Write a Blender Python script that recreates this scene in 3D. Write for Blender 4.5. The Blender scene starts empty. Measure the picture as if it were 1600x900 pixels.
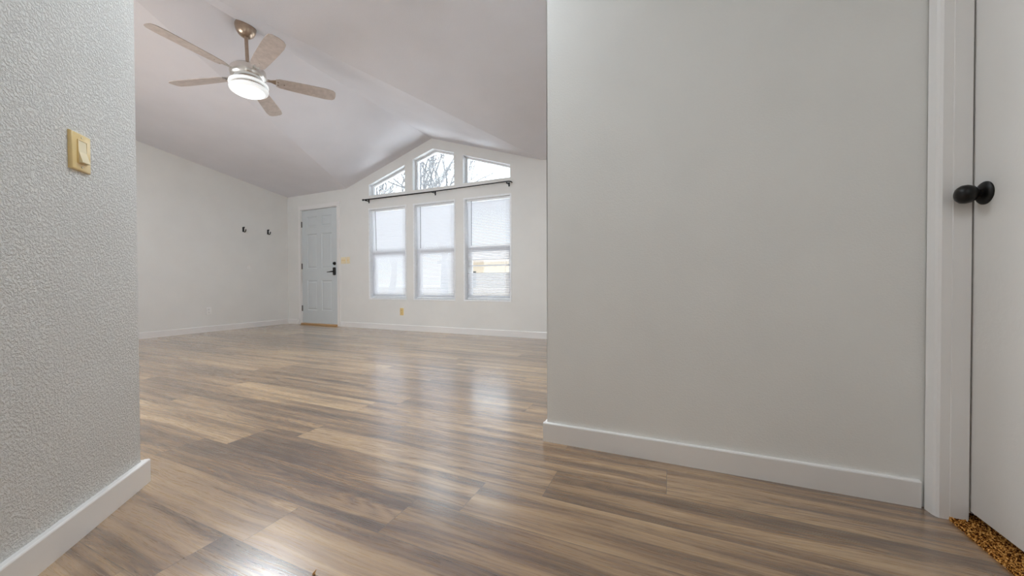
import bpy, bmesh, math, random
from mathutils import Vector, Matrix
from mathutils.geometry import tessellate_polygon

random.seed(7)
S = bpy.context.scene
COL = S.collection

# ------------------------------------------------------------------ camera
F_PX, YAW, PITCH, ROLL, CAM_H = 569.447, 0.4102352, 0.01146592, -0.00315221, 0.74
cd = bpy.data.cameras.new('camera')
cam = bpy.data.objects.new('camera', cd)
COL.objects.link(cam)
cd.sensor_fit = 'HORIZONTAL'
cd.sensor_width = 36.0
cd.lens = 36.0 * F_PX / 1600.0
cd.clip_start = 0.02
cd.clip_end = 300
f0 = Vector((-math.sin(YAW), math.cos(YAW), 0)); r0 = Vector((math.cos(YAW), math.sin(YAW), 0)); u0 = Vector((0, 0, 1))
fw = f0 * math.cos(PITCH) - u0 * math.sin(PITCH)
up = u0 * math.cos(PITCH) + f0 * math.sin(PITCH)
rt = r0 * math.cos(ROLL) + up * math.sin(ROLL)
up = up * math.cos(ROLL) - r0 * math.sin(ROLL)
m = Matrix((rt, up, -fw)).transposed().to_4x4()
m.translation = (0, 0, CAM_H)
cam.matrix_world = m
S.camera = cam

# ------------------------------------------------------------------ world, lights, exposure
vs = S.view_settings
vs.view_transform = 'Standard'
vs.look = 'None'
vs.gamma = 1.0
vs.use_curve_mapping = False
vs.exposure = 0.0
S.cycles.use_denoising = True
S.cycles.max_bounces = 12
S.cycles.diffuse_bounces = 8
S.cycles.transparent_max_bounces = 24
S.cycles.caustics_reflective = False
S.cycles.caustics_refractive = False
S.cycles.sample_clamp_indirect = 6.0

SKY = 3.4                      # overcast sky radiance
ROOM_W, REAR_W, BACK_W, FAN_W = 28, 22, 18, 36

w = bpy.data.worlds.new('overcast_sky')
S.world = w
w.use_nodes = True
bgn = w.node_tree.nodes['Background']
bgn.inputs[0].default_value = (0.86, 0.93, 1.0, 1)
bgn.inputs[1].default_value = SKY


def area(name, loc, direction, sx, sy, power, color=(1, 1, 1), spread=180):
    l = bpy.data.lights.new(name, 'AREA')
    l.shape = 'RECTANGLE'
    l.size, l.size_y = sx, sy
    l.energy = power
    l.color = color
    l.spread = math.radians(spread)
    o = bpy.data.objects.new(name, l)
    o.location = loc
    o.rotation_euler = Vector(direction).to_track_quat('-Z', 'Y').to_euler()
    COL.objects.link(o)
    return o


# added unseen fill lights: room's entry, hall behind the camera, room's near side
area('room_fill_light', (-1.2, 1.55, 2.56), (0, 0, -1), 0.9, 0.9, ROOM_W, (.86, .94, 1))
area('rear_hall_fill_light', (-0.1, -1.3, 2.95), (0, 0, -1), 0.5, 0.5, REAR_W, (.93, .97, 1))
area('near_wall_fill_light', (-4.2, 0.36, 1.475), (0, 1, 0.05), 1.3, 0.95, BACK_W, (.88, .94, 1))

sl = bpy.data.lights.new('sun', 'SUN')
sl.energy = 34
sl.angle = math.radians(2)
sl.color = (.93, .97, 1)
so = bpy.data.objects.new('sun', sl)
so.location = (-20, 4, 15)
so.rotation_euler = Vector((0.80, 0.0, -0.60)).to_track_quat('-Z', 'Y').to_euler()
COL.objects.link(so)

# ------------------------------------------------------------------ materials
MATS = {}


def nmat(name):
    mt = bpy.data.materials.new(name)
    mt.use_nodes = True
    nt = mt.node_tree
    b = nt.nodes['Principled BSDF']
    MATS[name] = mt
    return mt, nt, b


def setp(b, color=None, rough=None, metal=None, spec=None, coat=None):
    if color: b.inputs['Base Color'].default_value = (*color, 1)
    if rough is not None: b.inputs['Roughness'].default_value = rough
    if metal is not None: b.inputs['Metallic'].default_value = metal
    if spec is not None: b.inputs['Specular IOR Level'].default_value = spec
    if coat is not None: b.inputs['Coat Weight'].default_value = coat


def N(nt, typ, **kw):
    n = nt.nodes.new(typ)
    for k, v in kw.items():
        setattr(n, k, v)
    return n


def math_n(nt, op, a, b=None, clamp=False):
    n = N(nt, 'ShaderNodeMath', operation=op, use_clamp=clamp)
    for i, v in enumerate((a, b)):
        if v is None: continue
        if isinstance(v, (int, float)): n.inputs[i].default_value = v
        else: nt.links.new(v, n.inputs[i])
    return n.outputs[0]


def mixc(nt, fac, a, b, mode='MIX'):
    n = N(nt, 'ShaderNodeMix', data_type='RGBA', blend_type=mode)
    for sock, v in ((n.inputs[0], fac), (n.inputs[6], a), (n.inputs[7], b)):
        if isinstance(v, (int, float)): sock.default_value = v
        elif isinstance(v, tuple): sock.default_value = (*v, 1) if len(v) == 3 else v
        else: nt.links.new(v, sock)
    return n.outputs[2]


def ramp(nt, fac, stops):
    n = N(nt, 'ShaderNodeValToRGB')
    el = n.color_ramp.elements
    while len(el) < len(stops): el.new(0.5)
    for e, (p, c) in zip(el, stops):
        e.position = p
        e.color = (*c, 1)
    nt.links.new(fac, n.inputs[0])
    return n.outputs[0]


def paint(name, color, rough=0.6, bump=0.0, scale=110, spec=0.35, dist=0.004, var=0.015):
    """wall paint, with an orange-peel knock-down texture"""
    mt, nt, b = nmat(name)
    setp(b, color, rough, spec=spec)
    tc = N(nt, 'ShaderNodeTexCoord')
    n2 = N(nt, 'ShaderNodeTexNoise')
    n2.inputs['Scale'].default_value = 3.0
    n2.inputs['Detail'].default_value = 3
    nt.links.new(tc.outputs['Object'], n2.inputs['Vector'])
    lo = tuple(c * (1 - var) for c in color); hi = tuple(min(1, c * (1 + var)) for c in color)
    nt.links.new(ramp(nt, n2.outputs['Fac'], [(0.35, lo), (0.65, hi)]), b.inputs['Base Color'])
    if bump:
        n1 = N(nt, 'ShaderNodeTexNoise')
        n1.inputs['Scale'].default_value = scale
        n1.inputs['Detail'].default_value = 4
        n1.inputs['Roughness'].default_value = 0.6
        nt.links.new(tc.outputs['Object'], n1.inputs['Vector'])
        r = N(nt, 'ShaderNodeMapRange')
        r.inputs[1].default_value = 0.42; r.inputs[2].default_value = 0.62
        nt.links.new(n1.outputs['Fac'], r.inputs[0])
        bp = N(nt, 'ShaderNodeBump')
        bp.inputs['Strength'].default_value = bump
        bp.inputs['Distance'].default_value = dist
        nt.links.new(r.outputs[0], bp.inputs['Height'])
        nt.links.new(bp.outputs[0], b.inputs['Normal'])
    return mt


def plain(name, color, rough=0.5, metal=0.0, spec=0.5, coat=0.0, var=0.04, scale=30):
    mt, nt, b = nmat(name)
    setp(b, color, rough, metal, spec, coat)
    tc = N(nt, 'ShaderNodeTexCoord')
    n = N(nt, 'ShaderNodeTexNoise')
    n.inputs['Scale'].default_value = scale
    nt.links.new(tc.outputs['Object'], n.inputs['Vector'])
    lo = tuple(c * (1 - var) for c in color); hi = tuple(min(1, c * (1 + var)) for c in color)
    nt.links.new(ramp(nt, n.outputs['Fac'], [(0.3, lo), (0.7, hi)]), b.inputs['Base Color'])
    return mt


WALL = (0.785, 0.785, 0.765)
paint('wall_paint', WALL, 0.6, 0.13, 150)
paint('wall_paint_coarse', WALL, 0.42, 0.7, 140, spec=0.45, dist=0.005)
paint('ceiling_paint', (0.755, 0.755, 0.80), 0.75, 0.12, 120)
paint('trim_paint', (0.83, 0.82, 0.81), 0.35, 0, spec=0.5)
paint('door_paint', (0.62, 0.665, 0.685), 0.42, 0.04, 60, spec=0.5)
paint('slab_paint', (0.80, 0.785, 0.76), 0.4, 0.05, 60, spec=0.4)
plain('vinyl', (0.86, 0.88, 0.90), 0.35)
plain('black_metal', (0.010, 0.010, 0.011), 0.35, 0.3, 0.5)
plain('black_glossy', (0.006, 0.005, 0.0045), 0.38, 0.0, 0.3)
plain('hinge_steel', (0.16, 0.15, 0.14), 0.4, 0.8)
plain('ivory_plastic', (0.80, 0.61, 0.28), 0.28, 0, 0.5, 0.3)
plain('ivory_pale', (0.84, 0.74, 0.52), 0.35, 0, 0.5)
plain('white_plastic', (0.84, 0.84, 0.83), 0.35)
plain('dark_slot', (0.04, 0.035, 0.03), 0.6)
plain('nickel', (0.46, 0.36, 0.28), 0.28, 1.0, 0.5, var=0.08)
plain('nickel_bright', (0.75, 0.72, 0.68), 0.25, 1.0, 0.5)
plain('blade_wood', (0.55, 0.49, 0.46), 0.5, 0, 0.4, var=0.1)
plain('threshold_oak', (0.52, 0.32, 0.15), 0.45)
plain('cord_white', (0.85, 0.85, 0.85), 0.6)
plain('wand_clear', (0.22, 0.22, 0.24), 0.2)
plain('bark', (0.12, 0.12, 0.125), 0.9, var=0.2, scale=8)
plain('siding', (0.30, 0.25, 0.19), 0.8)
plain('roof_shingle', (0.28, 0.24, 0.21), 0.9, var=0.2)
plain('pale_gravel', (0.70, 0.70, 0.71), 0.95, var=0.12, scale=3)
plain('fence_wood', (0.34, 0.28, 0.21), 0.85, var=0.15)
plain('debris_wood', (0.45, 0.22, 0.06), 0.7)

# blind slats: white vinyl that lets some daylight glow through
mt, nt, b = nmat('slat_vinyl')
setp(b, (0.88, 0.88, 0.90), 0.4)
tr = N(nt, 'ShaderNodeBsdfTranslucent')
tr.inputs[0].default_value = (0.69, 0.69, 0.72, 1)
mx = N(nt, 'ShaderNodeMixShader')
mx.inputs[0].default_value = 0.45
nt.links.new(b.outputs[0], mx.inputs[1]); nt.links.new(tr.outputs[0], mx.inputs[2])
nt.links.new(mx.outputs[0], nt.nodes['Material Output'].inputs[0])

# window glass: thin pane, mostly transparent with a fresnel sheen
mt, nt, b = nmat('glass')
nt.nodes.remove(b)
tp = N(nt, 'ShaderNodeBsdfTransparent'); tp.inputs[0].default_value = (0.95, 0.97, 0.97, 1)
gl = N(nt, 'ShaderNodeBsdfGlossy'); gl.inputs['Roughness'].default_value = 0.02
fr = N(nt, 'ShaderNodeFresnel'); fr.inputs[0].default_value = 1.3
mx = N(nt, 'ShaderNodeMixShader')
nt.links.new(fr.outputs[0], mx.inputs[0]); nt.links.new(tp.outputs[0], mx.inputs[1]); nt.links.new(gl.outputs[0], mx.inputs[2])
nt.links.new(mx.outputs[0], nt.nodes['Material Output'].inputs[0])

# lit lens of the fan's lamp
def emis(name, col, st):
    mt, nt, b = nmat(name)
    setp(b, (0.9, 0.9, 0.9), 0.4)
    b.inputs['Emission Color'].default_value = (*col, 1)
    b.inputs['Emission Strength'].default_value = st
emis('lamp_lens', (0.93, 0.98, 1.0), 1.6)
emis('lamp_ring', (0.90, 0.97, 1.0), 0.42)

# vinyl plank floor
mt, nt, b = nmat('vinyl_plank')
uv = N(nt, 'ShaderNodeUVMap', uv_map='plank')
rn = N(nt, 'ShaderNodeUVMap', uv_map='random')
sep = N(nt, 'ShaderNodeSeparateXYZ'); nt.links.new(uv.outputs[0], sep.inputs[0])
rs = N(nt, 'ShaderNodeSeparateXYZ'); nt.links.new(rn.outputs[0], rs.inputs[0])
U_, V_, R1, R2 = sep.outputs[0], sep.outputs[1], rs.outputs[0], rs.outputs[1]


def vec(x, y, z):
    c = N(nt, 'ShaderNodeCombineXYZ')
    for i, v in enumerate((x, y, z)):
        if isinstance(v, (int, float)): c.inputs[i].default_value = v
        else: nt.links.new(v, c.inputs[i])
    return c.outputs[0]


def noise(x, y, z, detail=3, rough=0.55, dist=0.0):
    n = N(nt, 'ShaderNodeTexNoise')
    n.inputs['Scale'].default_value = 1.0
    n.inputs['Detail'].default_value = detail
    n.inputs['Roughness'].default_value = rough
    n.inputs['Distortion'].default_value = dist
    nt.links.new(vec(x, y, z), n.inputs['Vector'])
    return n.outputs['Fac']


seed = math_n(nt, 'MULTIPLY', R1, 61.0)
def mul(a, k): return math_n(nt, 'MULTIPLY', a, k)
def add(a, k): return math_n(nt, 'ADD', a, k)
def cen(a, k): return math_n(nt, 'MULTIPLY', math_n(nt, 'SUBTRACT', a, 0.5), k)
warp = noise(mul(U_, 1.8), mul(V_, 9.0), add(seed, 5.0), 2)
vw = add(V_, cen(warp, 0.05))
# broad light and dark bands along the plank
st = noise(mul(U_, 0.9), mul(vw, 17.0), seed, 2, 0.5)
# cathedral grain: contour lines of a long smooth field
field = noise(mul(U_, 1.15), mul(vw, 9.5), add(seed, 23.0), 1, 0.4)
ring = math_n(nt, 'PINGPONG', mul(field, 15.0), 0.5)
rmask = N(nt, 'ShaderNodeMapRange'); nt.links.new(noise(mul(U_, 0.8), mul(V_, 7.0), add(seed, 41.0), 1), rmask.inputs[0])
rmask.inputs[1].default_value = 0.42; rmask.inputs[2].default_value = 0.62
# pores and streaks
fine = noise(mul(U_, 9.0), mul(vw, 330.0), seed, 3, 0.65)
mid = noise(mul(U_, 2.2), mul(vw, 95.0), add(seed, 3.0), 3, 0.6)
tone = add(0.5, cen(st, 0.95))
tone = add(tone, cen(R2, 0.22))
tone = add(tone, cen(mid, 0.34))
tone = add(tone, cen(fine, 0.30))
tone = add(tone, mul(math_n(nt, 'MULTIPLY', math_n(nt, 'SUBTRACT', ring, 0.30), rmask.outputs[0]), 0.26))
colr = ramp(nt, tone, [(0.24, (0.080, 0.040, 0.018)), (0.40, (0.180, 0.099, 0.046)), (0.56, (0.340, 0.212, 0.108)), (0.74, (0.525, 0.355, 0.190))])
# seams between planks: v runs 0..width, edge marks in R-map z are not needed
WPL = 0.1845
e1 = math_n(nt, 'MINIMUM', V_, math_n(nt, 'SUBTRACT', WPL, V_))
seam = math_n(nt, 'LESS_THAN', e1, 0.0011)
uvj = N(nt, 'ShaderNodeUVMap', uv_map='joint')
js = N(nt, 'ShaderNodeSeparateXYZ'); nt.links.new(uvj.outputs[0], js.inputs[0])
e2 = math_n(nt, 'MINIMUM', js.outputs[0], js.outputs[1])
seam2 = math_n(nt, 'LESS_THAN', e2, 0.0011)
sm = math_n(nt, 'MAXIMUM', seam, seam2)
colr = mixc(nt, math_n(nt, 'MULTIPLY', sm, 0.6), colr, (0.05, 0.03, 0.02))
nt.links.new(colr, b.inputs['Base Color'])
setp(b, None, 0.30, spec=0.65, coat=1.0)
b.inputs['Coat Roughness'].default_value = 0.20
b.inputs['Coat IOR'].default_value = 2.1
rr = N(nt, 'ShaderNodeMapRange'); nt.links.new(fine, rr.inputs[0])
rr.inputs[1].default_value = 0.3; rr.inputs[2].default_value = 0.7; rr.inputs[3].default_value = 0.34; rr.inputs[4].default_value = 0.24
nt.links.new(rr.outputs[0], b.inputs['Roughness'])
bp = N(nt, 'ShaderNodeBump'); bp.inputs['Strength'].default_value = 0.12; bp.inputs['Distance'].default_value = 0.001
hh = math_n(nt, 'SUBTRACT', math_n(nt, 'ADD', fine, mid), math_n(nt, 'MULTIPLY', sm, 1.5))
nt.links.new(hh, bp.inputs['Height']); nt.links.new(bp.outputs[0], b.inputs['Normal'])

# speckled brown loop carpet
mt, nt, b = nmat('carpet_loop')
setp(b, None, 0.95, spec=0.1)
tc = N(nt, 'ShaderNodeTexCoord')
n1 = N(nt, 'ShaderNodeTexNoise'); n1.inputs['Scale'].default_value = 190; n1.inputs['Detail'].default_value = 2
nt.links.new(tc.outputs['Object'], n1.inputs['Vector'])
nt.links.new(ramp(nt, n1.outputs['Fac'], [(0.40, (0.045, 0.012, 0.002)), (0.48, (0.21, 0.075, 0.014)), (0.55, (0.50, 0.23, 0.05)), (0.66, (0.75, 0.44, 0.14))]), b.inputs['Base Color'])


# ------------------------------------------------------------------ mesh helpers
def link(name, bm, mat, parent=None, smooth=False, angle=35):
    me = bpy.data.meshes.new(name)
    bmesh.ops.recalc_face_normals(bm, faces=bm.faces)
    bm.to_mesh(me)
    bm.free()
    o = bpy.data.objects.new(name, me)
    COL.objects.link(o)
    for mm in (mat if isinstance(mat, (list, tuple)) else [mat]):
        me.materials.append(MATS[mm])
    if smooth:
        me.shade_smooth()
        me.set_sharp_from_angle(angle=math.radians(angle))
    if parent: o.parent = parent
    return o


def empty(name, loc, rot=(0, 0, 0), **props):
    o = bpy.data.objects.new(name, None)
    o.empty_display_size = 0.05
    o.location = loc
    o.rotation_euler = rot
    COL.objects.link(o)
    for k, v in props.items(): o[k] = v
    return o


def tag(o, label=None, category=None, group=None, kind=None):
    if label: o['label'] = label
    if category: o['category'] = category
    if group: o['group'] = group
    if kind: o['kind'] = kind
    return o


def box(bm, lo, hi, bevel=0.0, seg=2, mat=0):
    lo = Vector(lo); hi = Vector(hi)
    r = bmesh.ops.create_cube(bm, size=1.0)
    vsx = r['verts']
    for v in vsx:
        v.co = Vector(((v.co.x + .5) * (hi.x - lo.x) + lo.x, (v.co.y + .5) * (hi.y - lo.y) + lo.y, (v.co.z + .5) * (hi.z - lo.z) + lo.z))
    fs = set(f for v in vsx for f in v.link_faces)
    for f in fs: f.material_index = mat
    if bevel:
        es = list(set(e for v in vsx for e in v.link_edges))
        bmesh.ops.bevel(bm, geom=es, offset=bevel, segments=seg, affect='EDGES', profile=0.6)
    return vsx


def nbox(name, lo, hi, mat, parent=None, bevel=0.0, smooth=None):
    bm = bmesh.new()
    box(bm, lo, hi, bevel)
    return link(name, bm, mat, parent, bool(bevel) if smooth is None else smooth)


def prism(bm, outer, holes, a0, a1, axis='Y'):
    """closed slab with holes: outer / holes are lists of (p, z); extruded along axis from a0 to a1"""
    loops = [outer] + list(holes)
    tess = tessellate_polygon([[Vector((p[0], p[1], 0)) for p in lp] for lp in loops])
    pts = [p for lp in loops for p in lp]

    def P(p, a):
        return (p[0], a, p[1]) if axis == 'Y' else ((a, p[0], p[1]) if axis == 'X' else (p[0], p[1], a))
    va = [bm.verts.new(P(p, a0)) for p in pts]
    vb = [bm.verts.new(P(p, a1)) for p in pts]
    for t in tess:
        try:
            bm.faces.new([va[i] for i in t]); bm.faces.new([vb[i] for i in reversed(t)])
        except ValueError:
            pass
    k = 0
    for lp in loops:
        n = len(lp)
        for i in range(n):
            i0, i1 = k + i, k + (i + 1) % n
            bm.faces.new([va[i0], va[i1], vb[i1], vb[i0]])
        k += n


def inset(poly, d):
    """inset a convex polygon (any winding) by d"""
    n = len(poly)
    A = sum(poly[i][0] * poly[(i + 1) % n][1] - poly[(i + 1) % n][0] * poly[i][1] for i in range(n))
    s = 1 if A > 0 else -1
    L = []
    for i in range(n):
        (x0, y0), (x1, y1) = poly[i], poly[(i + 1) % n]
        dx, dy = x1 - x0, y1 - y0
        l = math.hypot(dx, dy)
        nx, ny = -dy / l * s, dx / l * s
        L.append((x0 + nx * d, y0 + ny * d, dx, dy))
    out = []
    for i in range(n):
        x0, y0, dx0, dy0 = L[i - 1]; x1, y1, dx1, dy1 = L[i]
        den = dx0 * dy1 - dy0 * dx1
        t = ((x1 - x0) * dy1 - (y1 - y0) * dx1) / den
        out.append((x0 + t * dx0, y0 + t * dy0))
    return out


def lathe(bm, prof, seg=32, center=(0, 0, 0), axis='Z', mat=0):
    """prof: list of (r, h). Surface of revolution, closed at r = 0"""
    c = Vector(center)

    def P(r, h, a):
        x, y = r * math.cos(a), r * math.sin(a)
        if axis == 'Z': return c + Vector((x, y, h))
        if axis == 'Y': return c + Vector((x, h, y))
        return c + Vector((h, x, y))
    rings = []
    for r, h in prof:
        if r < 1e-6: rings.append([bm.verts.new(P(0, h, 0))])
        else: rings.append([bm.verts.new(P(r, h, 2 * math.pi * i / seg)) for i in range(seg)])
    for A, B in zip(rings, rings[1:]):
        for i in range(seg):
            j = (i + 1) % seg
            if len(A) == 1 and len(B) == 1: continue
            if len(A) == 1: f = bm.faces.new([A[0], B[i], B[j]])
            elif len(B) == 1: f = bm.faces.new([A[i], A[j], B[0]])
            else: f = bm.faces.new([A[i], A[j], B[j], B[i]])
            f.material_index = mat


def tube(bm, pts, r, seg=10, caps=True):
    pts = [Vector(p) for p in pts]
    rs = r if isinstance(r, (list, tuple)) else [r] * len(pts)
    rings = []
    prev = None
    for i, p in enumerate(pts):
        t = (pts[min(i + 1, len(pts) - 1)] - pts[max(i - 1, 0)]).normalized()
        if prev is None:
            a = t.orthogonal().normalized()
        else:
            a = (prev - t * prev.dot(t)).normalized()
        prev = a
        bb = t.cross(a)
        rings.append([bm.verts.new(p + (a * math.cos(2 * math.pi * k / seg) + bb * math.sin(2 * math.pi * k / seg)) * rs[i]) for k in range(seg)])
    for A, B in zip(rings, rings[1:]):
        for k in range(seg):
            bm.faces.new([A[k], A[(k + 1) % seg], B[(k + 1) % seg], B[k]])
    if caps:
        bm.faces.new(rings[0][::-1]); bm.faces.new(rings[-1])


# ------------------------------------------------------------------ the room's main numbers
FY = 4.649            # far wall face
LX = -6.65            # left wall face
RY = 1.635            # near right wall face (faces the hall)
RXE = -0.534          # left end of the near right wall
DX = 0.846            # face of the right door's slab
EAVE, PEAK, PX = 2.385, 2.968, -3.353
EL, ER = -5.16, -1.545     # where the gable meets the eaves
KL, KR = 0.148, 0.176      # slopes of the main ceiling left and right of the gable
YVL, YVR = FY - (PEAK - EAVE) / KL, FY - (PEAK - EAVE) / KR
BACKY = 0.35               # near wall of the room
HALL_Y = -3.0

# ------------------------------------------------------------------ floor (plank by plank, one surface)
bm = bmesh.new()
uvl = bm.loops.layers.uv.new('plank'); ur = bm.loops.layers.uv.new('random'); uj = bm.loops.layers.uv.new('joint')
LPL = 1.26
known = {0: -1.13, 1: -0.80, 2: -0.63, 3: -0.408, 4: -0.012, 5: -0.43}
tones = {(0, 0): .2, (0, 1): .72}
X0, X1 = LX - 0.2, 1.75
n0, n1_ = int((HALL_Y - 0.643) / WPL) - 1, int((FY + 0.12 - 0.643) / WPL) + 1
rng = random.Random(11)
for n in range(n0, n1_ + 1):
    ya, yb = 0.643 + n * WPL, 0.643 + (n + 1) * WPL
    j = known.get(n, rng.uniform(0, LPL))
    k0 = math.floor((X0 - j) / LPL)
    x = j + k0 * LPL
    while x < X1:
        xa, xb = max(x, X0), min(x + LPL, X1)
        # the wood stops at the carpet of the room on the right
        if ya < RY and xb > 0.797: xb = min(xb, 0.797)
        if xb - xa > 0.002:
            vs_ = [bm.verts.new(p) for p in ((xa, ya, 0), (xb, ya, 0), (xb, yb, 0), (xa, yb, 0))]
            f = bm.faces.new(vs_)
            r1, r2, off = rng.random(), rng.random(), rng.uniform(0, 40)
            flip = rng.random() < 0.5
            for lp in f.loops:
                co = lp.vert.co
                u = co.x - x
                v = co.y - ya
                lp[uvl].uv = (u + off, v if not flip else WPL - v)
                lp[ur].uv = (r1, r2)
                lp[uj].uv = (u, LPL - u)
        x += LPL
floor = link('floor', bm, 'vinyl_plank')
floor['kind'] = 'structure'

# ------------------------------------------------------------------ walls
def struct(name, bm, mat, parent=None, smooth=False):
    o = link(name, bm, mat, parent, smooth)
    o['kind'] = 'structure'
    return o


LOW = [(-4.633, -3.847), (-3.711, -2.937), (-2.796, -2.027)]
LZ0, LZ1 = 0.487, 2.001
TRW = 0.020
low_out = [[(a, LZ0), (b_, LZ0), (b_, LZ1), (a, LZ1)] for a, b_ in LOW]
low_hole = [inset(p, TRW) for p in low_out]
UPR = [[(-4.625, 2.217), (-3.871, 2.215), (-3.871, 2.640), (-4.625, 2.402)],
       [(-3.720, 2.212), (-2.957, 2.212), (-2.957, 2.700), (-3.335, 2.815), (-3.720, 2.700)],
       [(-2.807, 2.219), (-2.043, 2.218), (-2.043, 2.400), (-2.807, 2.644)]]
DOOR_X0, DOOR_X1, DOOR_T = -6.292, -5.352, 2.128
WT = 0.15
bm = bmesh.new()
outer = [(LX - 0.1, 0), (DOOR_X0, 0), (DOOR_X0, DOOR_T), (DOOR_X1, DOOR_T), (DOOR_X1, 0), (-0.45, 0), (-0.45, EAVE + 0.06), (ER, EAVE + 0.06),
         (PX, PEAK + 0.06), (EL, EAVE + 0.06), (LX - 0.1, EAVE + 0.06)]
prism(bm, outer, low_hole + UPR, FY, FY + WT, 'Y')
struct('wall_far', bm, 'wall_paint')

bm = bmesh.new()   # left wall under the sloping ceiling
prism(bm, [(BACKY - 0.1, 0), (FY + WT, 0), (FY + WT, EAVE), (FY, EAVE + .02), (BACKY - 0.1, EAVE + KL * (FY - BACKY + .1) + .02)], [], LX - 0.12, LX, 'X')
struct('wall_left', bm, 'wall_paint')

bm = bmesh.new()   # near wall of the room, with an unseen opening added to let in light
zt = 3.05
prism(bm, [(LX - 0.1, 0), (-1.75, 0), (-1.75, zt), (LX - 0.1, zt)], [[(-4.9, 0.95), (-3.5, 0.95), (-3.5, 2.0), (-4.9, 2.0)]], BACKY - 0.12, BACKY, 'Y')
struct('wall_back', bm, 'wall_paint')

bm = bmesh.new()   # the near right wall and the block behind it
ztop = EAVE + KR * (FY - RY) + 0.05
prism(bm, [(RXE, RY), (0.80, RY), (0.80, RY + 0.115), (RXE + 0.115, RY + 0.115), (RXE + 0.115, FY + 0.02), (RXE, FY + 0.02)], [], 0, ztop, 'Z')
es = [e for e in bm.edges if all(abs(v.co.x - RXE) < 1e-4 and abs(v.co.y - RY) < 1e-4 for v in e.verts)]
bmesh.ops.bevel(bm, geom=es, offset=0.006, segments=3, affect='EDGES')
struct('wall_right', bm, 'wall_paint')

# 45 degree wall on the left of the hall opening
LE = Vector((-1.797, 0.709, 0)); LD = Vector((-0.676, 0.737, 0)).normalized(); LN = Vector((LD.y, -LD.x, 0))
BT = 0.018
LW = LE - LN * BT - LD * BT          # wall corner at the floor


def lpt(s, o, z=0.0):                # s metres back from the corner, o metres out of the wall face
    p = LW - LD * s + LN * o
    return Vector((p.x, p.y, z))


bm = bmesh.new()
pl = [lpt(0, 0), lpt(1.15, 0), lpt(1.15, -0.115), lpt(0, -0.115)]
prism(bm, [(p.x, p.y) for p in pl], [], 0, 3.25, 'Z')
es = [e for e in bm.edges if all((v.co.xy - pl[0].xy).length < 1e-4 for v in e.verts)]
bmesh.ops.bevel(bm, geom=es, offset=0.005, segments=3, affect='EDGES')
struct('wall_near_left', bm, 'wall_paint_coarse')
pe = lpt(1.15, 0)
bm = bmesh.new(); box(bm, (pe.x - 0.12, HALL_Y, 0), (pe.x, pe.y + 0.02, 3.25))
struct('wall_hall_left', bm, 'wall_paint')
bm = bmesh.new(); box(bm, (pe.x - 0.12, HALL_Y - 0.12, 0), (0.95, HALL_Y, 3.25))
struct('wall_hall_back', bm, 'wall_paint')
DHY0, DHY1 = 0.78, 1.629   # door opening in the hall's right wall
bm = bmesh.new()
prism(bm, [(HALL_Y, 0), (DHY0, 0), (DHY0, 2.06), (DHY1, 2.06), (DHY1, 0), (RY + 0.02, 0), (RY + 0.02, 3.25), (HALL_Y, 3.25)], [], 0.782, 0.91, 'X')
struct('wall_hall_right', bm, 'wall_paint')
# closet space behind the right door
bm = bmesh.new()
prism(bm, [(0.91, 0.3), (1.7, 0.3), (1.7, 2.0), (0.91, 2.0), (0.91, 1.9), (1.6, 1.9), (1.6, 0.4), (0.91, 0.4)], [], 0, 2.4, 'Z')
struct('wall_closet', bm, 'wall_paint')
bm = bmesh.new(); box(bm, (0.905, 0.3, 2.4), (1.7, 2.0, 2.45)); struct('ceiling_closet', bm, 'ceiling_paint')

# ------------------------------------------------------------------ ceilings: main slopes and the gable dormer
bm = bmesh.new()
ZL = lambda y: EAVE + KL * (FY - y)
ZR = lambda y: EAVE + KR * (FY - y)
yh = 0.55
v = {}
def V(n, x, y, z): v[n] = bm.verts.new((x, y, z))
V('pk', PX, FY + .05, PEAK); V('el', EL, FY + .05, EAVE); V('er', ER, FY + .05, EAVE)
V('vl', PX, YVL, PEAK); V('vr', PX, YVR, PEAK)
V('cl', LX - .05, FY + .05, ZL(FY + .05)); V('cb', LX - .05, YVL, ZL(YVL)); V('cb2', LX - .05, yh - .4, ZL(yh - .4)); V('vb', PX, yh - .4, ZL(yh - .4))
V('rr', 1.0, FY + .05, ZR(FY + .05)); V('rm', 1.0, YVR, ZR(YVR)); V('rh', 1.0, yh, ZR(yh)); V('vh', PX, yh, ZR(yh))
V('hb', 1.0, HALL_Y - .1, ZR(yh)); V('hv', PX, HALL_Y - .1, ZR(yh))
F = lambda *ns: bm.faces.new([v[n] for n in ns])
F('pk', 'el', 'vl', 'vr')
F('pk', 'vr', 'er')
F('cl', 'el', 'vl', 'cb')
F('cb', 'vl', 'vb', 'cb2')
F('er', 'rr', 'rm', 'vr')
F('vr', 'rm', 'rh', 'vh')
F('vh', 'rh', 'hb', 'hv')
F('vr', 'vh', 'vb', 'vl')
ceil = link('ceiling', bm, 'ceiling_paint')
ceil['kind'] = 'structure'
sol = ceil.modifiers.new('thickness', 'SOLIDIFY')
sol.thickness = 0.03
sol.offset = 0
sol.offset = 1.0 if ceil.data.polygons[0].normal.z > 0 else -1.0

# ------------------------------------------------------------------ baseboards
BH = 0.088


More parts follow.
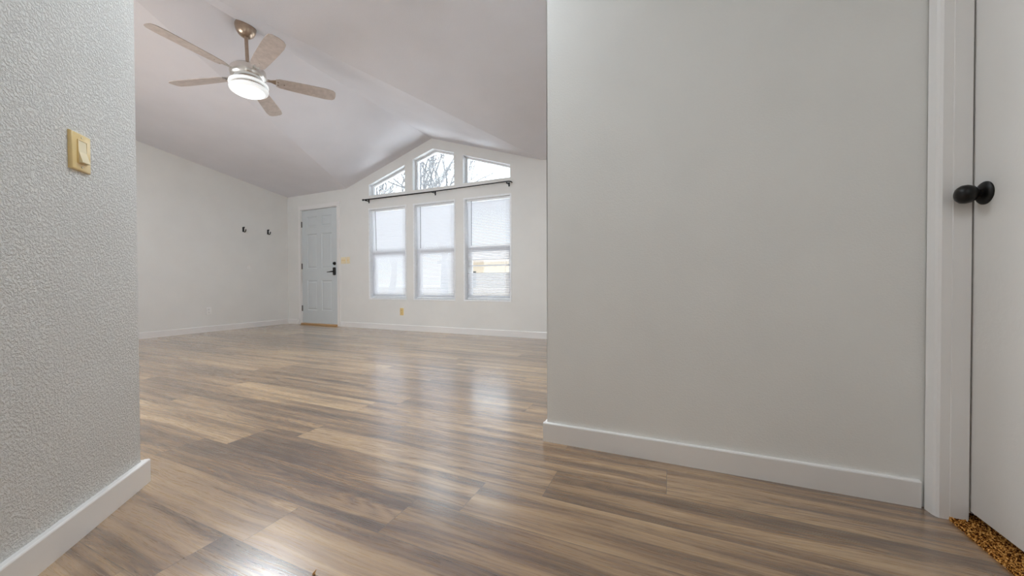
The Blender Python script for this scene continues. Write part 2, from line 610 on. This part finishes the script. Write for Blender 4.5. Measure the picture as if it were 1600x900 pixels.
def baseboard(name, p0, p1, nrm, t=0.014, h=BH, mat='trim_paint', ext0=0.0, ext1=0.0):
    """board along p0-p1 on a wall whose face normal is nrm, with an eased top edge"""
    p0 = Vector((*p0, 0)); p1 = Vector((*p1, 0)); nv = Vector((*nrm, 0)).normalized()
    d = (p1 - p0).normalized()
    p0 = p0 - d * ext0; p1 = p1 + d * ext1
    prof = [(0, 0), (t, 0), (t, h - 0.005), (t - 0.0015, h - 0.0015), (t - 0.005, h), (0, h)]
    bm = bmesh.new()
    A = [bm.verts.new(p0 + nv * o + Vector((0, 0, z))) for o, z in prof]
    B = [bm.verts.new(p1 + nv * o + Vector((0, 0, z))) for o, z in prof]
    k = len(prof)
    for i in range(k):
        bm.faces.new([A[i], A[(i + 1) % k], B[(i + 1) % k], B[i]])
    bm.faces.new(A[::-1]); bm.faces.new(B)
    return struct(name, bm, mat)


baseboard('baseboard_far', (-5.284, FY), (RXE, FY), (0, -1))
baseboard('baseboard_far_corner', (LX, FY), (-6.362, FY), (0, -1))
baseboard('baseboard_left', (LX, BACKY), (LX, FY), (1, 0))
baseboard('baseboard_back', (LX, BACKY), (-1.75, BACKY), (0, 1))
baseboard('baseboard_right', (RXE, RY), (0.755, RY), (0, -1), t=0.014, h=0.088, ext0=0.014)
baseboard('baseboard_right_return', (RXE, RY), (RXE, FY), (-1, 0), t=0.014, h=0.088)
a, b_ = lpt(0, 0), lpt(1.15, 0)
baseboard('baseboard_near_left', (a.x, a.y), (b_.x, b_.y), (LN.x, LN.y), t=BT, h=0.086, ext0=BT)
c = lpt(0, -0.115)
baseboard('baseboard_near_left_return', (a.x, a.y), (c.x, c.y), (LD.x, LD.y), t=BT, h=0.086)

# ------------------------------------------------------------------ windows
GY = FY + 0.10     # face of the vinyl frames
for i, (hole, out) in enumerate(zip(low_hole, low_out)):
    bm = bmesh.new()
    prism(bm, out, [inset(out, TRW)], FY - 0.007, FY + 0.004, 'Y')
    prism(bm, inset(hole, -0.001), [inset(hole, 0.004)], FY, GY, 'Y')       # white liner of the recess
    prism(bm, inset(hole, 0.002), [inset(hole, 0.034)], GY - 0.006, GY + 0.035, 'Y')
    fr = struct('window_%d' % (i + 1), bm, 'vinyl')
    h2 = inset(hole, 0.034)
    xa, xb = h2[0][0], h2[1][0]
    za, zb = h2[0][1], h2[2][1]
    zm = 1.262
    nbox('meeting_rail', (xa, GY - 0.004, zm - 0.022), (xb, GY + 0.028, zm + 0.022), 'vinyl', fr)
    bm = bmesh.new()
    prism(bm, [(xa, za), (xb, za), (xb, zm - .022), (xa, zm - .022)], [inset([(xa, za), (xb, za), (xb, zm - .022), (xa, zm - .022)], 0.03)], GY, GY + .022, 'Y')
    link('lower_sash', bm, 'vinyl', fr)
    nbox('pane', (xa, GY + 0.010, za), (xb, GY + 0.013, zm), 'glass', fr)
    nbox('pane', (xa, GY + 0.024, zm), (xb, GY + 0.027, zb), 'glass', fr)
for i, poly in enumerate(UPR):
    bm = bmesh.new()
    prism(bm, inset(poly, -0.001), [inset(poly, 0.004)], FY + 0.001, GY, 'Y')
    prism(bm, inset(poly, 0.002), [inset(poly, 0.028)], GY - 0.012, GY + 0.035, 'Y')
    fr = struct('window_%d' % (i + 4), bm, 'vinyl')
    bm = bmesh.new()
    prism(bm, inset(poly, 0.026), [], GY + 0.010, GY + 0.013, 'Y')
    link('pane', bm, 'glass', fr)

# ------------------------------------------------------------------ mini blinds
TILT = [-56, -53, -46]
BL_LABEL = ['white mini blind in the window nearest the front door, slats nearly shut',
            'white mini blind in the middle window, tree showing faintly at its top',
            'white mini blind in the right window, slats open enough to see through']
for i, hole in enumerate(low_hole):
    xa, xb = hole[0][0] + 0.009, hole[1][0] - 0.009
    zt_, zb_ = hole[2][1] - 0.006, hole[0][1] + 0.012
    by = FY + 0.052
    root = empty('window_blind', (0.5 * (xa + xb), by, zb_))
    tag(root, BL_LABEL[i], 'blind', 'mini blinds in the lower windows')
    inv = Vector(root.location)
    def loc(bm): bmesh.ops.translate(bm, verts=bm.verts, vec=-inv)
    bm = bmesh.new(); box(bm, (xa, by - 0.016, zt_ - 0.030), (xb, by + 0.014, zt_), 0.002); loc(bm)
    link('head_rail', bm, 'vinyl', root, True)
    bm = bmesh.new()
    z = zb_ + 0.028
    th = math.radians(TILT[i])
    while z < zt_ - 0.036:
        if i == 2 and 0.905 < z < 1.085 and not 0.985 < z < 1.010:
            z += 0.023          # slats pushed apart near the middle of the right blind
            continue
        pr = []
        for k in range(5):
            s = (k / 4 - 0.5) * 0.026
            crown = 0.0016 * (1 - (2 * k / 4 - 1) ** 2)
            # inner edge (towards the room, -Y) is lower
            pr.append((by + s * math.cos(th) - crown * math.sin(th), z + s * math.sin(th) + crown * math.cos(th)))
        A = [bm.verts.new((xa + .002, y, zz)) for y, zz in pr]; B = [bm.verts.new((xb - .002, y, zz)) for y, zz in pr]
        for k in range(4): bm.faces.new([A[k], B[k], B[k + 1], A[k + 1]])
        z += 0.023
    loc(bm)
    link('slats', bm, 'slat_vinyl', root, True, 80)
    bm = bmesh.new(); box(bm, (xa + .001, by - 0.012, zb_), (xb - .001, by + 0.012, zb_ + 0.018), 0.003); loc(bm)
    link('bottom_rail', bm, 'vinyl', root, True)
    for fx in (0.12, 0.88):
        bm = bmesh.new()
        x = xa + (xb - xa) * fx
        tube(bm, [(x, by - 0.0145, zb_ + .01), (x, by - 0.0145, zt_ - .03)], 0.0012, 6)
        tube(bm, [(x + .006, by + 0.0145, zb_ + .01), (x + .006, by + 0.0145, zt_ - .03)], 0.0012, 6); loc(bm)
        link('ladder_cord', bm, 'cord_white', root)
    bm = bmesh.new()
    x = xa + 0.085
    tube(bm, [(x, by - 0.022, zt_ - .02), (x + (0.02 if i == 0 else 0.0), by - 0.022, 1.30)], 0.0042, 6); loc(bm)
    link('tilt_wand', bm, 'wand_clear', root)

# ------------------------------------------------------------------ curtain rod
ry = FY - 0.075
rz = 2.138
root = empty('curtain_rod', (-3.3, ry, rz))
tag(root, 'long thin black curtain rod above the three blinds', 'curtain rod')
inv = Vector(root.location)
bm = bmesh.new()
tube(bm, [Vector((-4.66, ry, rz)) - inv, Vector((-3.26, ry, rz - 0.006)) - inv], 0.0095, 12)
link('rod', bm, 'black_metal', root, True)
bm = bmesh.new()
pts = [(-3.28, ry, rz - 0.004), (-2.05, ry, rz + 0.008)]
for k in range(1, 7):
    a_ = k / 6 * math.pi / 2
    pts.append((-2.05 + 0.035 * math.sin(a_), ry + 0.035 * (1 - math.cos(a_)), rz + .008))
pts.append((-2.015, FY - 0.004, rz + .008))
tube(bm, [Vector(p) - inv for p in pts], 0.0075, 12)
link('inner_rod', bm, 'black_metal', root, True)
bm = bmesh.new()
lathe(bm, [(0, -.032), (.012, -.03), (.016, -.018), (.012, -.004), (.0095, 0)], 16, Vector((-4.66, ry, rz)) - inv, 'X')
link('finial', bm, 'black_metal', root, True)
for bx in (-4.62, -3.29, -2.06):
    bm = bmesh.new()
    box(bm, Vector((bx - 0.009, ry - 0.012, rz - 0.022)) - inv, Vector((bx + 0.009, ry + 0.016, rz - 0.006)) - inv, 0.002)
    box(bm, Vector((bx - 0.006, ry + 0.01, rz - 0.021)) - inv, Vector((bx + 0.006, FY - 0.002, rz - 0.009)) - inv, 0.002)
    box(bm, Vector((bx - 0.011, FY - 0.006, rz - 0.045)) - inv, Vector((bx + 0.011, FY - 0.0005, rz + 0.012)) - inv, 0.002)
    link('bracket', bm, 'black_metal', root, True)

# ------------------------------------------------------------------ front door
CW = 0.066
bm = bmesh.new()
x0, x1 = DOOR_X0 + 0.012, DOOR_X1 - 0.008
prism(bm, [(x0 - CW, 0), (x0, 0), (x0, DOOR_T - .008), (x1, DOOR_T - .008), (x1, 0), (x1 + CW, 0), (x1 + CW, DOOR_T + CW - .008), (x0 - CW, DOOR_T + CW - .008)], [], FY - 0.014, FY + 0.001, 'Y')
bmesh.ops.bevel(bm, geom=[e for e in bm.edges if all(abs(q.co.y - FY + .014) < 1e-4 for q in e.verts)], offset=.005, segments=2, affect='EDGES')
struct('trim_1', bm, 'trim_paint')
bm = bmesh.new()   # jamb lining
prism(bm, [(DOOR_X0 + .001, 0), (DOOR_X0 + .018, 0), (DOOR_X0 + .018, DOOR_T - .018), (DOOR_X1 - .018, DOOR_T - .018), (DOOR_X1 - .018, 0), (DOOR_X1 - .001, 0), (DOOR_X1 - .001, DOOR_T - .001), (DOOR_X0 + .001, DOOR_T - .001)], [], FY, FY + WT, 'Y')
sx0, sx1, szt = DOOR_X0 + .017, DOOR_X1 - .017, DOOR_T - .017     # door stop behind the slab
prism(bm, [(sx0, 0), (sx0 + .022, 0), (sx0 + .022, szt - .026), (sx1 - .022, szt - .026), (sx1 - .022, 0), (sx1, 0), (sx1, szt), (sx0, szt)], [], FY + .0535, FY + .09, 'Y')
struct('trim_2', bm, 'trim_paint')
nbox('trim_3', (DOOR_X0 + .018, FY - 0.03, 0.0), (DOOR_X1 - .018, FY + WT, 0.028), 'threshold_oak', None, 0.004)['kind'] = 'structure'

dx0, dx1, dz0, dz1 = DOOR_X0 + 0.024, DOOR_X1 - 0.022, 0.034, DOOR_T - 0.028
fy = FY + 0.008
w_ = dx1 - dx0
xs = [dx0, dx0 + .150 * w_, dx0 + .435 * w_, dx0 + .565 * w_, dx0 + .850 * w_, dx1]
zs = [dz0, 0.27, 0.81, 1.03, 1.66, 1.79, 1.98, dz1]
bm = bmesh.new()
g = [[bm.verts.new((x, fy, z)) for x in xs] for z in zs]
pan = []
for r in range(len(zs) - 1):
    for c_ in range(len(xs) - 1):
        f = bm.faces.new([g[r][c_], g[r][c_ + 1], g[r + 1][c_ + 1], g[r + 1][c_]])
        if r in (1, 3, 5) and c_ in (1, 3): pan.append(f)
bmesh.ops.recalc_face_normals(bm, faces=bm.faces)
if bm.faces[0].normal.y > 0: bmesh.ops.reverse_faces(bm, faces=bm.faces)
for dep, thk in ((-0.009, 0.014), (0.0, 0.012), (0.006, 0.03)):
    bmesh.ops.inset_individual(bm, faces=pan, thickness=thk, depth=dep)
ring = [q for q in bm.verts]
bnd = [e for e in bm.edges if len(e.link_faces) == 1]
ex = bmesh.ops.extrude_edge_only(bm, edges=bnd)
for q in [e for e in ex['geom'] if isinstance(e, bmesh.types.BMVert)]: q.co.y = fy + 0.044
bmesh.ops.holes_fill(bm, edges=[e for e in bm.edges if len(e.link_faces) == 1], sides=0)
door1 = struct('door_1', bm, 'door_paint')
for hz in (1.847, 1.075, 0.30):
    bm = bmesh.new()
    lathe(bm, [(0, -.054), (.008, -.052), (.008, .052), (0, .054)], 12, (dx0 - .004, fy - .006, hz))
    box(bm, (dx0 - .012, fy - 0.003, hz - .05), (dx0 + .010, fy - 0.0004, hz + .05))
    link('hinge', bm, 'hinge_steel', door1)
bm = bmesh.new()
lathe(bm, [(0, -.026), (.022, -.024), (.027, -.016), (.031, -.004), (.031, 0), (0, 0)], 28, (dx1 - .062, fy, 1.110), 'Y')
box(bm, (dx1 - .066, fy - .04, 1.094), (dx1 - .058, fy - .022, 1.126), .002)
link('deadbolt', bm, 'black_metal', door1, True)
bm = bmesh.new()
box(bm, (dx1 - .092, fy - .026, 0.902), (dx1 - .032, fy, 1.042), 0.016, 4)
lk = link('lock_plate', bm, 'black_metal', door1, True)
bm = bmesh.new()
tube(bm, [(dx1 - .062, fy - .02, .966), (dx1 - .062, fy - .055, .966), (dx1 - .075, fy - .062, .966), (dx1 - .115, fy - .062, .962), (dx1 - .185, fy - .058, .958)], [.012, .011, .011, .009, .006], 12)
link('lever_handle', bm, 'black_metal', door1, True)

# ------------------------------------------------------------------ wall plates
def place(o, origin, xdir, normal):
    """local x = along the wall, local -y = out of the wall"""
    xd = Vector(xdir).normalized(); n = Vector(normal).normalized()
    mm = Matrix((xd, -n, Vector((0, 0, 1)))).transposed().to_4x4()
    mm.translation = origin
    o.matrix_world = mm


def plate_bm(wd, ht, t=0.006, bev=0.004):
    bm = bmesh.new()
    box(bm, (-wd / 2, -t, -ht / 2), (wd / 2, 0, ht / 2))
    es = [e for e in bm.edges if all(abs(q.co.y + t) < 1e-5 for q in e.verts)]
    bmesh.ops.bevel(bm, geom=es, offset=bev, segments=3, affect='EDGES', profile=0.5)
    return bm


def rocker(root, x, mat, frame='ivory_plastic', lift=0.0035):
    bm = bmesh.new()
    prism(bm, [(x - .0175, -.035), (x + .0175, -.035), (x + .0175, .035), (x - .0175, .035)], [[(x - .0155, -.033), (x + .0155, -.033), (x + .0155, .033), (x - .0155, .033)]], -0.0078, -0.005, 'Y')
    bmesh.ops.translate(bm, verts=bm.verts, vec=(0, -lift, 0))
    fr = link('switch_frame', bm, frame, root)
    bm = bmesh.new()   # rocker: bottom half pressed out
    pr = [(-.004, -.0325), (-.0155, -.0315), (-.0160, -.029), (-.0080, 0.0), (-.0068, .0325), (-.004, .0325)]
    A = [bm.verts.new((x - .015, y, z)) for y, z in pr]; B = [bm.verts.new((x + .015, y, z)) for y, z in pr]
    k = len(pr)
    for q in range(k): bm.faces.new([A[q], A[(q + 1) % k], B[(q + 1) % k], B[q]])
    bm.faces.new(A[::-1]); bm.faces.new(B)
    bmesh.ops.translate(bm, verts=bm.verts, vec=(0, -lift, 0))
    link('rocker', bm, mat, root)


sw = empty('light_switch', (0, 0, 0))
sp = Vector((-1.6105, 0.486, 1.134)); sp = sp - LN * ((sp - LW).dot(LN)); 
place(sw, (sp.x, sp.y, 1.134), (LD.x, LD.y, 0), (LN.x, LN.y, 0))
tag(sw, 'ivory rocker light switch on the near left textured wall', 'light switch')
link('cover_plate', plate_bm(0.074, 0.110, 0.009, 0.005), 'ivory_plastic', sw, True)
rocker(sw, 0.0, 'ivory_pale')
for zz in (.044, -.044):
    bm = bmesh.new(); lathe(bm, [(0, -.0104), (.003, -.0100), (.003, -.008), (0, -.008)], 10, (0, 0, zz), 'Y'); link('screw', bm, 'ivory_pale', sw)


def toggle_plate(name, xw, wd, gangs, label, zc):
    o = empty(name, (0, 0, 0))
    place(o, (xw, FY, zc), (1, 0, 0), (0, -1, 0))
    tag(o, label, 'light switch')
    link('cover_plate', plate_bm(wd, 0.116), 'ivory_pale', o, True)
    for gx in gangs:
        bm = bmesh.new()
        prism(bm, [(-.007, -.014), (.007, -.014), (.007, .014), (-.007, .014)], [], -.0075, -.005, 'Y')
        bmesh.ops.translate(bm, verts=bm.verts, vec=(gx, 0, 0))
        box(bm, (gx - .0035, -.019, -.002), (gx + .0035, -.006, .010), .0015)
        link('toggle', bm, 'ivory_plastic', o)


toggle_plate('light_switch', -5.212, 0.118, (-.023, .023), 'wide ivory double switch plate right beside the front door trim', 1.155)
toggle_plate('light_switch', -5.103, 0.072, (0,), 'narrow ivory single switch plate between double plate and left window', 1.155)


def outlet(name, loc, xd, n, mat, label):
    o = empty(name, (0, 0, 0))
    place(o, loc, xd, n)
    tag(o, label, 'outlet')
    link('cover_plate', plate_bm(0.072, 0.116), mat, o, True)
    for zz in (.0195, -.0195):
        bm = bmesh.new()
        lathe(bm, [(0, -.0085), (.0155, -.0082), (.0165, -.005), (0, -.005)], 20, (0, 0, zz), 'Y')
        rc = link('receptacle', bm, mat, o)
        bm = bmesh.new()
        box(bm, (-.0075, -.0092, zz + .000), (-.0050, -.0080, zz + .009)); box(bm, (.0050, -.0092, zz + .001), (.0072, -.0080, zz + .008))
        lathe(bm, [(0, -.0092), (.0024, -.0092), (.0024, -.008)], 10, (0, 0, zz - .007), 'Y')
        link('slots', bm, 'dark_slot', rc)
    bm = bmesh.new(); lathe(bm, [(0, -.0072), (.003, -.007), (.003, -.005)], 10, (0, 0, 0), 'Y'); link('screw', bm, mat, o)


outlet('wall_outlet', (-3.948, FY, 0.30), (1, 0, 0), (0, -1, 0), 'ivory_plastic', 'ivory wall outlet low under the windows')
outlet('wall_outlet', (LX, 3.345, 0.328), (0, 1, 0), (1, 0, 0), 'white_plastic', 'white wall outlet low on the left wall below the coat hooks')

# coat hooks on the left wall
def coat_hook(y, z, label):
    o = empty('coat_hook', (0, 0, 0))
    place(o, (LX, y, z), (0, 1, 0), (1, 0, 0))
    o.scale = (1.3, 1.2, 1.3)
    tag(o, label, 'coat hook', 'coat hooks on the left wall')
    bm = bmesh.new(); box(bm, (-.011, -.006, -.032), (.011, 0, .034), .004, 3)
    link('back_plate', bm, 'black_metal', o, True)
    bm = bmesh.new()
    tube(bm, [(0, -.004, -.012), (0, -.016, -.026), (0, -.034, -.034), (0, -.050, -.028), (0, -.058, -.010), (0, -.060, .000)], [.006, .006, .006, .006, .0055, .007], 10)
    link('lower_hook', bm, 'black_metal', o, True)
    bm = bmesh.new()
    tube(bm, [(0, -.004, .018), (0, -.014, .022), (0, -.024, .030)], [.007, .006, .009], 10)
    link('upper_peg', bm, 'black_metal', o, True)


coat_hook(3.863, 1.674, 'black metal coat hook farther from the corner on the left wall')
coat_hook(4.276, 1.684, 'black metal coat hook nearer the front door on the left wall')
o = empty('door_stop', (0, 0, 0)); place(o, (LX, 3.945, 1.035), (0, 1, 0), (1, 0, 0))
tag(o, 'small round white bumper on the left wall beneath the coat hooks', 'wall bumper')
bm = bmesh.new(); lathe(bm, [(0, -.006), (.024, -.005), (.027, -.002), (.027, 0), (0, 0)], 24, (0, 0, 0), 'Y'); link('disc', bm, 'white_plastic', o, True)
bm = bmesh.new(); lathe(bm, [(0, -.022), (.008, -.020), (.010, -.012), (.010, -.004)], 16, (0, 0, 0), 'Y'); link('rubber_tip', bm, 'white_plastic', o, True)

# ------------------------------------------------------------------ ceiling fan
FX, FYY = -3.353, 1.985
fan = empty('ceiling_fan', (FX, FYY, PEAK - 0.008), (0, math.radians(-4.0), 0))
tag(fan, 'bronze-nickel ceiling fan with a lit white round lamp hanging from the gable ridge', 'ceiling fan')
bm = bmesh.new()
lathe(bm, [(0, 0.02), (.076, .02), (.078, -.010), (.073, -.040), (.058, -.072), (.036, -.092), (.022, -.096), (0, -.096)], 40)
link('canopy', bm, 'nickel', fan, True)
bm = bmesh.new(); lathe(bm, [(0, -.090), (.0135, -.090), (.0135, -.335), (0, -.335)], 20); link('downrod', bm, 'nickel', fan, True)
bm = bmesh.new(); lathe(bm, [(0, -.315), (.026, -.315), (.032, -.335), (.034, -.350), (0, -.350)], 24); link('rod_collar', bm, 'nickel_bright', fan, True)
bm = bmesh.new()
lathe(bm, [(0, -.345), (.055, -.348), (.105, -.362), (.128, -.385), (.132, -.415), (.128, -.442), (.112, -.462), (.09, -.470), (0, -.470)], 48)
link('motor_housing', bm, 'nickel_bright', fan, True)
bm = bmesh.new(); lathe(bm, [(0, -.468), (.088, -.468), (.088, -.498), (0, -.498)], 40); link('switch_cup', bm, 'nickel', fan, True)
lk = empty('light_kit', (0, 0, 0)); lk.parent = fan
bm = bmesh.new(); lathe(bm, [(0, -.496), (.125, -.497), (.142, -.503), (.144, -.514), (.137, -.520), (0, -.520)], 56); link('upper_ring', bm, 'lamp_ring', lk, True)
bm = bmesh.new(); lathe(bm, [(0, -.519), (.126, -.519), (.126, -.540), (0, -.540)], 48); link('ring_band', bm, 'nickel_bright', lk, True)
bm = bmesh.new(); lathe(bm, [(.0, -.539), (.132, -.540), (.141, -.548), (.138, -.562), (.116, -.572), (.0, -.572)], 56); link('lower_ring', bm, 'lamp_ring', lk, True)
bm = bmesh.new(); lathe(bm, [(0, -.571), (.112, -.571), (.110, -.578), (.100, -.583), (.05, -.585), (0, -.586)], 56); link('lamp_lens', bm, 'lamp_lens', lk, True)
A0 = math.radians(57)
for k in range(5):
    a_ = A0 + k * 2 * math.pi / 5
    bm = bmesh.new()
    # outline along local +x, then pitched about its own axis
    prof = [(0.20, .040), (0.23, .052), (0.34, .060), (0.50, .066), (0.60, .068), (0.655, .060), (0.675, .040), (0.680, .0)]
    outl = [(x, y) for x, y in prof] + [(x, -y) for x, y in reversed(prof[:-1])]
    prism(bm, outl, [], -0.003, 0.003, 'Z')
    rot = Matrix.Rotation(a_, 4, 'Z') @ Matrix.Translation((0, 0, -.440)) @ Matrix.Rotation(math.radians(-13), 4, 'X')
    bmesh.ops.transform(bm, matrix=rot, verts=bm.verts)
    bl = link('blade', bm, 'blade_wood', fan)
    bm = bmesh.new()
    prism(bm, [(.10, .016), (.16, .014), (.205, .030), (.265, .026), (.285, .0), (.265, -.026), (.205, -.030), (.16, -.014), (.10, -.016)], [], .003, .008, 'Z')
    for sx, sy in ((.215, .016), (.215, -.016), (.262, 0)):
        lathe(bm, [(0, -.0065), (.005, -.006), (.005, -.002)], 10, (sx, sy, 0))
    bmesh.ops.transform(bm, matrix=rot, verts=bm.verts)
    link('blade_iron', bm, 'nickel_bright', bl)
pl_ = bpy.data.lights.new('fan_lamp_light', 'AREA'); pl_.shape = 'DISK'; pl_.size = 0.20; pl_.energy = FAN_W; pl_.color = (.93, .97, 1)
po = bpy.data.objects.new('fan_lamp_light', pl_); po.location = (0, 0, -.590); COL.objects.link(po); po.parent = fan

# ------------------------------------------------------------------ door on the right of the hall
DSY1 = 1.626                         # latch edge of the slab
# casing on the corner wall, jamb and stop
bm = bmesh.new()
zt_c = 2.12
prism(bm, [(0.782, 1.632), (0.766, 1.630), (0.762, 1.622), (0.766, 1.592), (0.770, 1.583), (0.776, 1.578), (0.800, 1.578), (0.800, 1.632)], [], 0, zt_c, 'Z')
struct('trim_4', bm, 'trim_paint')
bm = bmesh.new()
prism(bm, [(0.798, 1.579), (0.800, 1.577), (0.840, 1.577), (0.843, 1.580), (0.843, 1.628), (0.798, 1.628)], [], 0, 2.06, 'Z')
struct('trim_5', bm, 'trim_paint')
bm = bmesh.new(); prism(bm, [(0.844, 1.6285), (0.844, 1.6268), (0.910, 1.6268), (0.910, 1.6285)], [], 0, 2.06, 'Z')
struct('trim_6', bm, 'trim_paint')
bm = bmesh.new()
box(bm, (DX, DHY0 + .004, 0.036), (DX + .035, DSY1 - .004, 2.045), 0.002)
door2 = struct('door_2', bm, 'slab_paint', smooth=True)
kz, ky = 1.002, 1.536
bm = bmesh.new()
lathe(bm, [(0, -.010), (.020, -.010), (.030, -.007), (.0335, -.003), (.0335, 0), (0, 0)], 40, (DX, ky, kz), 'X')
kn = link('rosette', bm, 'black_glossy', door2, True)
bm = bmesh.new()
lathe(bm, [(0.013, -.006), (.012, -.012), (.0125, -.017), (.019, -.022), (.0250, -.030), (.0275, -.040), (.0262, -.050), (.0200, -.058), (.010, -.0625), (0, -.0635)], 40, (DX, ky, kz), 'X')
link('door_knob', bm, 'black_glossy', door2, True)

# carpet of the closet room, showing under the door
bm = bmesh.new()
nx, ny = 90, 170
xA, xB, yA, yB = 0.796, 1.02, 1.02, 1.626
rg = random.Random(3)
gr = [[bm.verts.new((xA + (xB - xA) * i / nx + rg.uniform(-.001, .001), yA + (yB - yA) * j / ny + rg.uniform(-.001, .001), rg.uniform(.003, .013) * (0.05 if i == 0 else 1))) for i in range(nx + 1)] for j in range(ny + 1)]
for j in range(ny):
    for i in range(nx):
        bm.faces.new([gr[j][i], gr[j][i + 1], gr[j + 1][i + 1], gr[j + 1][i]])
base = [[bm.verts.new((x, y, 0.002)) for x, y in ((xA, 0.41), (1.595, 0.41), (1.595, yA), (xA, yA))]]
bm.faces.new(base[0])
bm.faces.new([bm.verts.new(p) for p in ((xB, yA, .002), (1.595, yA, .002), (1.595, 1.625, .002), (xB, 1.625, .002))])
cp = link('carpet', bm, 'carpet_loop')
tag(cp, 'speckled brown loop carpet showing beneath the white door on the right', 'carpet', kind='stuff')

# splinter stuck in the seam near the front of the floor
bm = bmesh.new()
tube(bm, [(-.834, .640, .001), (-.832, .643, .006), (-.829, .647, .011)], [.0016, .0022, .0006], 6)
tube(bm, [(-.838, .642, .002), (-.831, .643, .003), (-.824, .641, .002)], [.0006, .002, .0006], 6)
tag(link('wood_splinter', bm, 'debris_wood'), 'tiny orange wood splinter standing in a plank seam at the front', 'splinter')

# ------------------------------------------------------------------ outdoors
bm = bmesh.new(); box(bm, (-90, FY + WT + .02, -0.75), (60, 90, -0.6)); o = struct('ground', bm, 'pale_gravel')
bm = bmesh.new(); box(bm, (-90, -40, -0.78), (60, FY + WT + .02, -0.65)); o = struct('ground_near', bm, 'pale_gravel')


def tree(name, loc, height, seed, label, spread=0.38):
    rg = random.Random(seed)
    bm = bmesh.new()

    def grow(p, d, L, r, depth):
        pts = [p]; q = p
        dd = d.copy()
        for k in range(3):
            dd = (dd + Vector((rg.uniform(-.16, .16), rg.uniform(-.16, .16), rg.uniform(-.04, .14)))).normalized()
            q = q + dd * L / 3
            pts.append(q)
        r = max(r, 0.0095)
        tube(bm, pts, [r, r * .85, r * .7, r * .55], 5 if depth < 3 else 4, False)
        if depth >= 5: return
        n = 3
        for k in range(n):
            az = rg.uniform(0, 2 * math.pi)
            side = dd.orthogonal().normalized()
            side = Matrix.Rotation(az, 3, dd) @ side
            nd = (dd + side * rg.uniform(.35, .35 + spread)).normalized()
            base_ = pts[rg.choice((2, 3, 3))] if depth > 0 else pts[3] - dd * rg.uniform(0, .15) * L
            grow(base_, nd, L * rg.uniform(.62, .82), r * .55, depth + 1)
    grow(Vector((0, 0, 0)), Vector((0, 0, 1)), height * .26, height * .021, 0)
    o = link(name, bm, 'bark')
    o.location = loc
    tag(o, label, 'tree', 'bare trees outside the gable windows')


tree('bare_tree', (-10.2, 11.2, -.62), 8.6, 5, 'bare pale tree outside the left gable window, branches fanning upward')
tree('bare_tree', (-8.6, 11.2, -.62), 9.2, 21, 'bare grey tree at the left half of the peaked middle gable window')
tree('bare_tree', (-11.0, 16.2, -.62), 12.5, 33, 'bare grey tree at the right half of the peaked middle gable window')

# beige house across the yard, dimly seen between the slats of the right window
hs = empty('neighbor_house', (-9.5, 21, -.62))
tag(hs, 'beige sided house across the yard behind the right window blind', 'house')
bm = bmesh.new(); prism(bm, [(-4.5, 0), (4.5, 0), (4.5, 2.9), (-4.5, 2.9)], [[(-3.3, 1.0), (-2.2, 1.0), (-2.2, 2.2), (-3.3, 2.2)]], 0, 6, 'Y'); link('wall', bm, 'siding', hs)
bm = bmesh.new(); prism(bm, [(-.5, 2.75), (3, 4.0), (6.5, 2.75), (6.5, 2.9), (3, 4.2), (-.5, 2.9)], [], -4.9, 4.9, 'X'); link('roof', bm, 'roof_shingle', hs)
nbox('garage_door', (.4, -.05, 0), (3.6, -.001, 2.2), 'white_plastic', hs)
nbox('window', (-3.3, .05, 1.0), (-2.2, .08, 2.2), 'dark_slot', hs)
fn = empty('yard_fence', (-16, 17, -.62))
tag(fn, 'low wooden board fence across the yard outside the windows', 'fence')
bm = bmesh.new()
for k in range(80): box(bm, (k * .25 - 2, 0, .05), (k * .25 - 1.77, .02, 1.15 + .02 * (k % 2)))
link('boards', bm, 'fence_wood', fn)
bm = bmesh.new(); box(bm, (-2, .02, .25), (18, .06, .33)); box(bm, (-2, .02, .85), (18, .06, .93)); link('rails', bm, 'fence_wood', fn)
